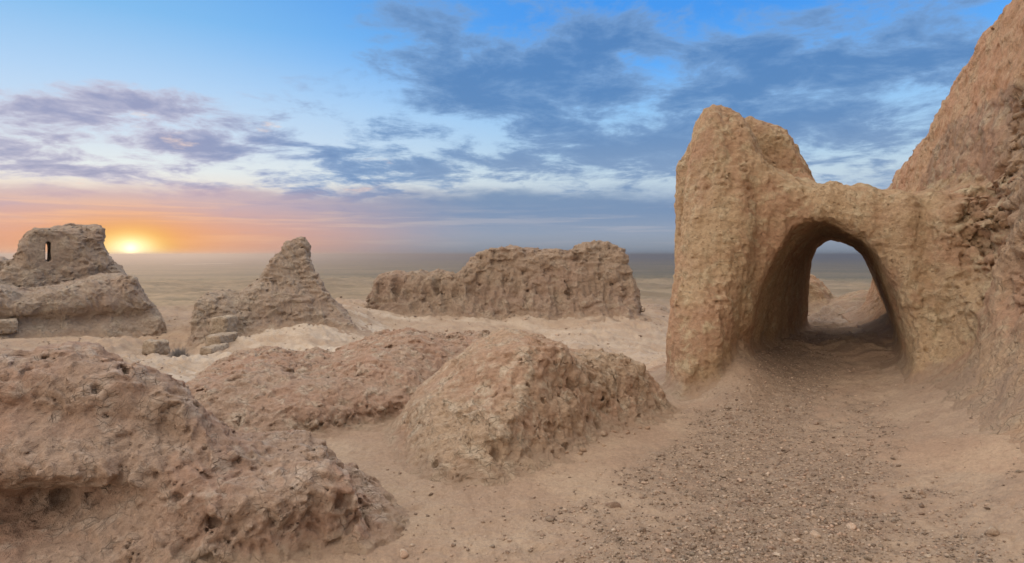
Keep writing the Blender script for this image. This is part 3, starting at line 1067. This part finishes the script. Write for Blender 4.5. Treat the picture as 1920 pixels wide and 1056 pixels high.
BF = Frame((291 - 960) / FOC, 27.0)
s0, z0 = BF.px(293, 652)
rough_box('mud_brick_block', BF, s0, z0, 0, (.62, .75, .52), .55, 'squared mud brick block at the foot of the low wall, facing the gap', 'block')
BF2 = Frame((8 - 960) / FOC, 33.5)
s0, z0 = BF2.px(4, 604)
rough_box('mud_brick_block', BF2, s0, z0, -2.0, (.9, .8, .5), .1, 'small squared block against the low wall at the left edge', 'block')
KF = Frame((412 - 960) / FOC, 28.5)
s0, z0 = KF.px(412, 610)
rough_box('stepped_wall', KF, s0, z0, -.6, None, -.55, 'short stepped wall of squared clay descending from the pointed spur into the gap', 'wall ruin',
          parts=[((.0, .35, .02), (.62, .9, .72)), ((.50, -.65, -.42), (.62, 1.3, .42)), ((.85, -1.7, -.66), (.5, 1.2, .3))])


def dry_shrub(px, py, d, rad, label):
    u, v = uv(px, py)
    x, y = u * d, d
    z = gz1(x, y) - .02
    V, Q = [], []
    r = random.Random(5)

    def tw(p, q, w):
        p = np.array(p); q = np.array(q); dr = q - p
        a = np.cross(dr, (0.3, .5, 1)); a /= np.linalg.norm(a) + 1e-9; b = np.cross(dr, a); b /= np.linalg.norm(b) + 1e-9
        i = len(V)
        for k in range(3):
            t = k * 2.094
            V.append(p + (a * math.cos(t) + b * math.sin(t)) * w)
        for k in range(3):
            t = k * 2.094
            V.append(q + (a * math.cos(t) + b * math.sin(t)) * w * .5)
        for k in range(3):
            Q.append((i + k, i + (k + 1) % 3, i + 3 + (k + 1) % 3, i + 3 + k))
    for _ in range(160):
        th = r.uniform(0, 6.283); ph = r.uniform(.1, 1.35)
        L = rad * r.uniform(.6, 1.0)
        dr = np.array((math.cos(th) * math.sin(ph), math.sin(th) * math.sin(ph), math.cos(ph) * .85))
        p0 = np.array((x + r.gauss(0, .05), y + r.gauss(0, .05), z)); p1 = p0 + dr * L * .6
        tw(p0, p1, .006)
        for _ in range(6):
            d2 = dr + np.array([r.gauss(0, .5) for _ in range(3)])
            s = r.uniform(.3, 1)
            st = p0 + (p1 - p0) * s
            tw(st, st + d2 * L * .32, .0045)
    m, nt, b = new_mat('dry_twigs'); b.inputs['Base Color'].default_value = C(.27, .245, .225); b.inputs['Roughness'].default_value = .9
    o = mesh_obj('dry_shrub', np.array(V), np.array(Q), m, None, (x, y, z), False)
    return tag(o, label, 'shrub')


dry_shrub(335, 676, 21.5, .52, 'round grey leafless shrub on pale sand below the gap')

# pale pan far out on the plain
def salt_pan():
    fr = Frame((384 - 960) / FOC, 1)
    u, v = uv(384, 495.5)
    d = 37.2 / -v
    c = np.array((u * d, d))
    n = 40
    th = np.linspace(0, 2 * math.pi, n, endpoint=False)
    ax = np.array((.86, -.5)); bx = np.array((.5, .86))
    P = [c + ax * math.cos(t) * 22 * (1 + .2 * math.sin(3 * t)) + bx * math.sin(t) * 150 * (1 + .15 * math.cos(2 * t)) for t in th]
    g = max(gz1(p[0], p[1]) for p in P) + .6
    V = np.array([(p[0], p[1], g) for p in P] + [(c[0], c[1], g)])
    Q = np.array([(i, (i + 1) % n, n) for i in range(n)])
    m, nt, b = new_mat('salt'); b.inputs['Base Color'].default_value = C(.85, .82, .78); b.inputs['Roughness'].default_value = .6
    o = mesh_obj('salt_flat', V, Q, m, None, (c[0], c[1], g), False)
    tag(o, kind='structure')


salt_pan()

# ------------------------------------------------------------------ loose stones
def ico(sub=1):
    import bmesh
    bm = bmesh.new(); bmesh.ops.create_icosphere(bm, subdivisions=sub, radius=1)
    V = np.array([v.co[:] for v in bm.verts]); Q = np.array([[v.index for v in f.verts] for f in bm.faces]); bm.free()
    return V, Q


IV2, IQ2 = ico(3)
IV1, IQ1 = ico(1)
stone_meshes = []
for k in range(9):
    V = IV2.copy()
    for _ in range(9):     # knock flat facets off
        nrm = rng.normal(size=3); nrm /= np.linalg.norm(nrm)
        lim = rng.uniform(.45, .8)
        dd = V @ nrm
        V = V - np.outer(np.maximum(dd - lim, 0), nrm)
    V *= np.array([1, rng.uniform(.65, .95), rng.uniform(.45, .7)])
    V *= 1 + .06 * nz('F', (V + k * 3).astype(F32), .35)[:, None]
    me = bpy.data.meshes.new('stone'); me.from_pydata(V.tolist(), [], IQ2.tolist())
    me.polygons.foreach_set('use_smooth', np.ones(len(IQ2), bool)); me.materials.append(M_STONE)
    stone_meshes.append(me)


clod_meshes = []
for me in stone_meshes:
    c2 = me.copy(); c2.name = 'clod'; c2.materials.clear(); c2.materials.append(M_MOUND); clod_meshes.append(c2)


def scatter(n, ymax, ymin=2.6):
    out = []
    while len(out) < n:
        y = ymin * (ymax / ymin) ** rng.random(4000)
        u = rng.uniform(-.28, .84, 4000)
        x = u * y
        m = path_mask(x, y)
        ok = rng.random(4000) < np.clip(m, .035, 1)
        # keep off the mound and the walls
        inm = ((x - .2) / 1.35) ** 2 + ((y - 6.0) / 1.25) ** 2 < 1
        wallside = x * .942 - y * .336 > 2.15
        pier = (y > 7) & (x < 1.9 + .26 * (y - 7))
        leftw = (y > 3) & (x < -1.0)
        ok &= ~(inm | wallside | pier | leftw)
        out += list(zip(x[ok], y[ok]))
    return np.array(out[:n])


pts = scatter(290, 7.5)
gzs = ground_z(pts[:, 0], pts[:, 1])
LBL = 'small rough brown stone lying loose on the trodden path to the arch'
specials = {}
def put_stone(x, y, z, s, k, label, group):
    o = bpy.data.objects.new('loose_stone', stone_meshes[k]); COL.objects.link(o)
    o.location = (x, y, z + s * .18); o.scale = (s, s, s)
    o.rotation_euler = (rng.normal() * .25, rng.normal() * .25, rng.uniform(0, 6.28))
    return tag(o, label, 'stone', group)
for i in range(len(pts)):
    s = float(np.clip(rng.lognormal(math.log(.0165), .42), .009, .042))
    put_stone(float(pts[i, 0]), float(pts[i, 1]), float(gzs[i]), s, i % 9, LBL, 'loose stones on the path')
for (px, py, s, lab) in ((1150, 957, .052, 'flattish brown stone alone on bare clay in front of the rounded mound'),
                         (1860, 1035, .055, 'grey angular stone at the foot of the bank in the bottom right corner')):
    u, v = uv(px, py); d = -EYE / v
    put_stone(u * d, d, gz1(u * d, d), s, 3, lab, None)


def gravel():
    n = 26000
    p = scatter(n, 10.5, 2.4)
    gzv = ground_z(p[:, 0], p[:, 1])
    s = np.clip(rng.lognormal(math.log(.0048), .55, n), .0022, .017)
    base = IV1[None] * (1 + .28 * rng.normal(size=(n, len(IV1), 1)).clip(-1, 1))
    base[..., 2] *= .6
    th = rng.uniform(0, 6.28, n); c, q = np.cos(th)[:, None], np.sin(th)[:, None]
    x = base[..., 0] * c - base[..., 1] * q; y = base[..., 0] * q + base[..., 1] * c
    V = np.stack([x * s[:, None] + p[:, :1], y * s[:, None] + p[:, 1:], base[..., 2] * s[:, None] + gzv[:, None] + s[:, None] * .2], -1).reshape(-1, 3)
    Q = (IQ1[None] + (np.arange(n) * len(IV1))[:, None, None]).reshape(-1, 3)
    o = mesh_obj('gravel', V, Q, M_STONE, None, (2, 5, 0), True)
    tag(o, 'fine brown gravel strewn along the path to the arch', 'gravel', kind='stuff')


gravel()

def rubble():
    n = 9000
    y = 8.5 * (44 / 8.5) ** rng.random(n); x = y * rng.uniform(-.85, .42, n)
    P = np.stack([x, y, 0 * x], -1).astype(F32)
    k = nz('F', P, 1.8) + .5 * nz('F', P, .5) > .12
    x, y = x[k], y[k]; n = len(x)
    gzv = ground_z(x, y)
    s = np.clip(rng.lognormal(math.log(.022), .55, n), .008, .10) * np.clip(y / 18, .6, 1.6)
    base = IV1[None] * (1 + .28 * rng.normal(size=(n, len(IV1), 1)).clip(-1, 1)); base[..., 2] *= .6
    th = rng.uniform(0, 6.28, n); c, q = np.cos(th)[:, None], np.sin(th)[:, None]
    V = np.stack([(base[..., 0] * c - base[..., 1] * q) * s[:, None] + x[:, None], (base[..., 0] * q + base[..., 1] * c) * s[:, None] + y[:, None],
                  base[..., 2] * s[:, None] + gzv[:, None] + s[:, None] * .15], -1).reshape(-1, 3)
    Q = (IQ1[None] + (np.arange(n) * len(IV1))[:, None, None]).reshape(-1, 3)
    tag(mesh_obj('rubble', V, Q, M_STONE, None, (-4, 25, -2), True), 'scattered crumbs of clay over the pale sand among the ruins', 'rubble', kind='stuff')


rubble()

# clods fallen from the pitted flank of the mound
for i in range(44):
    t = rng.random(); off = abs(rng.normal()) * .13 + .03
    cx, cy = .05 + 1.45 * t + .775 * off, 4.78 + 1.8 * t - .631 * off
    cs = float(np.clip(rng.lognormal(math.log(.022), .5), .01, .06))
    o = bpy.data.objects.new('clay_clod', clod_meshes[i % 9]); COL.objects.link(o)
    o.location = (cx, cy, gz1(cx, cy) + cs * .15); o.scale = (cs, cs, cs)
    o.rotation_euler = (rng.normal() * .3, rng.normal() * .3, rng.uniform(0, 6.28))
    tag(o, 'crumbled tan clay clod lying at the foot of the pitted flank of the mound', 'clod', 'clods at the foot of the mound')

# ------------------------------------------------------------------ air
def haze():
    R = 30000.; lo, hi = -42.0, 9.0
    V = np.array([(x, y, z) for z in (lo, hi) for x, y in ((-R, -R), (R, -R), (R, R), (-R, R))])
    Q = np.array([(0, 3, 2, 1), (4, 5, 6, 7), (0, 1, 5, 4), (1, 2, 6, 5), (2, 3, 7, 6), (3, 0, 4, 7)])
    m = bpy.data.materials.new('haze_air'); m.use_nodes = True
    nt = m.node_tree; nt.nodes.clear()
    out = nt.nodes.new('ShaderNodeOutputMaterial'); v = nt.nodes.new('ShaderNodeVolumePrincipled')
    v.inputs['Color'].default_value = C(.31, .325, .36); v.inputs['Density'].default_value = HAZE_D
    v.inputs['Anisotropy'].default_value = .7
    nt.links.new(v.outputs[0], out.inputs['Volume'])
    o = mesh_obj('haze', V, Q, m, None, None, False)
    tag(o, kind='stuff')


HAZE_D = .00046
if not os.environ.get('NOHAZE'):
    haze()

# ------------------------------------------------------------------ sky
SUN_AZ = math.atan((245 - 960) / FOC); SUN_EL = math.radians(.42)
world = bpy.data.worlds.new('World'); sc.world = world; world.use_nodes = True
nt = NT_(world.node_tree); nt.n.clear()
wo = nt.node('ShaderNodeOutputWorld'); bg = nt.node('ShaderNodeBackground'); nt.L.new(bg.outputs[0], wo.inputs[0])
tc = nt.node('ShaderNodeTexCoord'); dirv = S(nt, tc.outputs['Generated'])
x, y, z = nt.sep(dirv)
el = nt.m('ARCSINE', z) * (180 / math.pi)
az = nt.m('ARCTAN2', x, y) * (180 / math.pi)
sund = (math.sin(SUN_AZ) * math.cos(SUN_EL), math.cos(SUN_AZ) * math.cos(SUN_EL), math.sin(SUN_EL))
gam = nt.m('ARCCOSINE', nt.m('MINIMUM', nt.vm('DOT_PRODUCT', dirv, sund, out=1), .9999999)) * (180 / math.pi)
e01 = nt.m('DIVIDE', el + 4.0, 40.0, clamp=True)


def E(v): return (v + 4) / 40.


Lr = nt.ramp(e01, [(E(-4), srgb(190, 150, 138)), (E(1.0), srgb(222, 168, 148)), (E(3.2), srgb(228, 190, 176)), (E(5.0), srgb(242, 228, 212)), (E(7.0), srgb(232, 238, 238)),
                   (E(10), srgb(208, 226, 244)), (E(14), srgb(178, 212, 246)), (E(19), srgb(132, 190, 240)), (E(26), srgb(100, 168, 232)), (E(34), srgb(120, 175, 230))])
Rr = nt.ramp(e01, [(E(-4), srgb(140, 150, 162)), (E(1.0), srgb(148, 160, 180)), (E(4), srgb(160, 176, 200)), (E(7), srgb(196, 216, 230)), (E(9), srgb(178, 210, 235)),
                   (E(13), srgb(150, 200, 246)), (E(17), srgb(98, 172, 248)), (E(21), srgb(74, 154, 240)), (E(27), srgb(66, 148, 236)), (E(34), srgb(110, 170, 235))])
side = nt.step(az + (el * .3), -30, 16)
sky = nt.mix(side, Lr, Rr)

# clouds ----------------------------------------------------------------
cz = nt.m('MAXIMUM', z, 0.0) + .15
cp = nt.comb(x / cz, y / cz, 0.0)
cn = nt.noise(cp, 2.9, 9, .60, 2.15, .25)
cn2 = nt.noise(nt.vm('ADD', cp, (3.7, 1.9, 0)), .55, 4, .5)


def blob(a0, e0, sa, se, amp):
    q = nt.m('POWER', (az - a0) / sa, 2.0) + nt.m('POWER', (el - e0) / se, 2.0)
    return nt.m('EXPONENT', q * -1.0) * amp


cov = (blob(8, 14, 13, 5.5, .17) + blob(24, 14.5, 14, 5.5, .16) + blob(-3, 19, 12, 4, .17) + blob(14, 8.8, 13, 2.4, .17) +
       blob(-37, 9.6, 4, 2.0, .16) + blob(-31, 11.8, 7, 1.5, .16) + blob(-28, 9.0, 3.5, 1.6, .13) + blob(-38, 6.6, 6, 1.4, .16) + blob(-19, 9.3, 9, 1.3, .13) + blob(-12, 7.6, 10, 1.0, .13) + blob(-8, 15, 8, 2.4, .15) + blob(-30, 10.2, 10, 3.2, .05) +
       blob(-24, 5.6, 12, .9, .09) + blob(33, 15, 8, 6, .12) + blob(-40, 17, 14, 5, -.25) + blob(-19, 18, 9, 4, -.16) + blob(28, 22.5, 9, 2.6, -.22) + blob(10, 40, 60, 14, .05))
cval = cn + (cn2 - .5) * .30 + cov
cl = nt.step(cval, .50, .68)
thick = nt.step(cval, .54, .80)
ccolL = nt.mix(thick, srgb(205, 200, 216), srgb(146, 150, 186))
ccolR = nt.mix(thick, srgb(132, 166, 208), srgb(86, 129, 182))
ccol = nt.mix(nt.step(az, -32, -13), ccolL, ccolR)
ccol = nt.mix(nt.step(el, 13, 7) * nt.step(az, -20, 0) * .75, ccol, srgb(128, 154, 190))
sky = nt.mix(cl * .88, sky, ccol)
# rosy lit scraps
ros = nt.step(nt.noise(nt.vm('ADD', cp, (9.1, 4.2, 0)), 1.9, 7, .6) + blob(-22, 11.6, 4, 1.0, .16) + blob(-13, 8.6, 6, .7, .14) + blob(-30, 6.3, 7, .8, .09), .62, .74)
ros = ros * nt.step(el, 4.5, 6) * nt.step(az, 0, -8) * nt.step(el, 16, 11)
sky = nt.mix(ros * .8, sky, srgb(250, 222, 205))

# the long bank low over the plain
bn = nt.noise(nt.comb(az * .055, el * .20, 0.0), 1.6, 8, .6)
top = 5.9 + nt.step(az, -30, -8) * .9 - nt.step(az, 8, 25) * .6
bank = nt.step(el - (bn - .5) * 4.6, top, top - 1.7)
bcL = nt.mix(nt.step(el, 1.2, 4.6), srgb(222, 165, 145), srgb(196, 172, 184))
bcR = nt.mix(nt.step(el, .6, 4.6), srgb(158, 168, 184), srgb(120, 147, 182))
streak = nt.step(nt.noise(nt.comb(az * .05, el * .95, 3.0), 1.5, 6, .55), .5, .66)
bcR = nt.mix(streak * nt.step(el, 5.0, 3.4) * .5, bcR, srgb(178, 180, 192))
bcL = nt.mix(streak * nt.step(el, 5.0, 3.6) * .6, bcL, srgb(250, 205, 165))
bcol = nt.mix(nt.step(az, -30, -1), bcL, bcR)
sky = nt.mix(bank * nt.step(az, -34, -8, .80, .93), sky, bcol)
lowair = nt.mix(nt.step(az, -34, -4), srgb(216, 158, 136), srgb(128, 141, 156))
sky = nt.mix(nt.step(el, 2.4, -.2) * .8, sky, lowair)
# glow about the sun and its disc, flattened by the low air
gx = (az - math.degrees(SUN_AZ)) ; gy = (el - math.degrees(SUN_EL))
def glow(sa, se):
    return nt.m('EXPONENT', (nt.m('POWER', gx / sa, 2.0) + nt.m('POWER', gy / se, 2.0)) * -1.0)
sky = nt.mix(glow(14, 2.9) * .50, sky, srgb(246, 168, 118))
sky = nt.mix(glow(5.2, 2.6) * .85, sky, srgb(255, 170, 50))
sky = nt.mix(glow(2.3, 1.35) * .95, sky, srgb(255, 214, 70))
disc = glow(1.5, .95)
sky = nt.mix(disc, sky, (1.6, 1.35, .75, 1))
sky = nt.mix(nt.m('EXPONENT', nt.m('POWER', gam / .42, 2.0) * -1.0), sky, (2.6, 2.2, 1.2, 1))
# overhead and behind the camera: sky brightness added as unseen fill, dim rear right
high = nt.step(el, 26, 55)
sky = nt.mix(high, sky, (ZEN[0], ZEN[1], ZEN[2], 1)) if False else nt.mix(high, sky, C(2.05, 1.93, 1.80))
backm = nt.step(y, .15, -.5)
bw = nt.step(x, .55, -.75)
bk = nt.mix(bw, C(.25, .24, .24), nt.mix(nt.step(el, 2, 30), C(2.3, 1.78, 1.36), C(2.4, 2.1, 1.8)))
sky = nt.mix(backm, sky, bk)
# below the horizon: dusk haze colour
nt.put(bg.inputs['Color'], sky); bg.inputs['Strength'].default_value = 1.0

sun = bpy.data.lights.new('sun', 'SUN'); sun.energy = 1.3; sun.angle = math.radians(1.2); sun.color = (1.0, .62, .34)
so_ = bpy.data.objects.new('sun', sun); COL.objects.link(so_)
SE = math.radians(3.0)
from mathutils import Vector
so_.rotation_euler = Vector((math.sin(SUN_AZ) * math.cos(SE), math.cos(SUN_AZ) * math.cos(SE), math.sin(SE))).to_track_quat('Z', 'Y').to_euler()
so_.location = (-30, 45, 20)

# ------------------------------------------------------------------ camera and render settings
cam = bpy.data.cameras.new('camera'); co = bpy.data.objects.new('camera', cam); COL.objects.link(co)
co.location = (0, 0, EYE); co.rotation_euler = (math.radians(90), 0, 0)
cam.sensor_width = 36; cam.lens = 36 * FOC / 1920
cam.shift_y = -(528 - HZ) / 1920
cam.clip_start = .05; cam.clip_end = 90000
sc.camera = co
sc.view_settings.view_transform = 'Standard'; sc.view_settings.look = 'None'
sc.view_settings.exposure = 0.0; sc.view_settings.gamma = 1.0
sc.cycles.use_denoising = True
sc.cycles.max_bounces = 5; sc.cycles.diffuse_bounces = 3; sc.cycles.volume_bounces = 1
sc.cycles.sample_clamp_indirect = 5
world.cycles.sampling_method = 'AUTOMATIC'
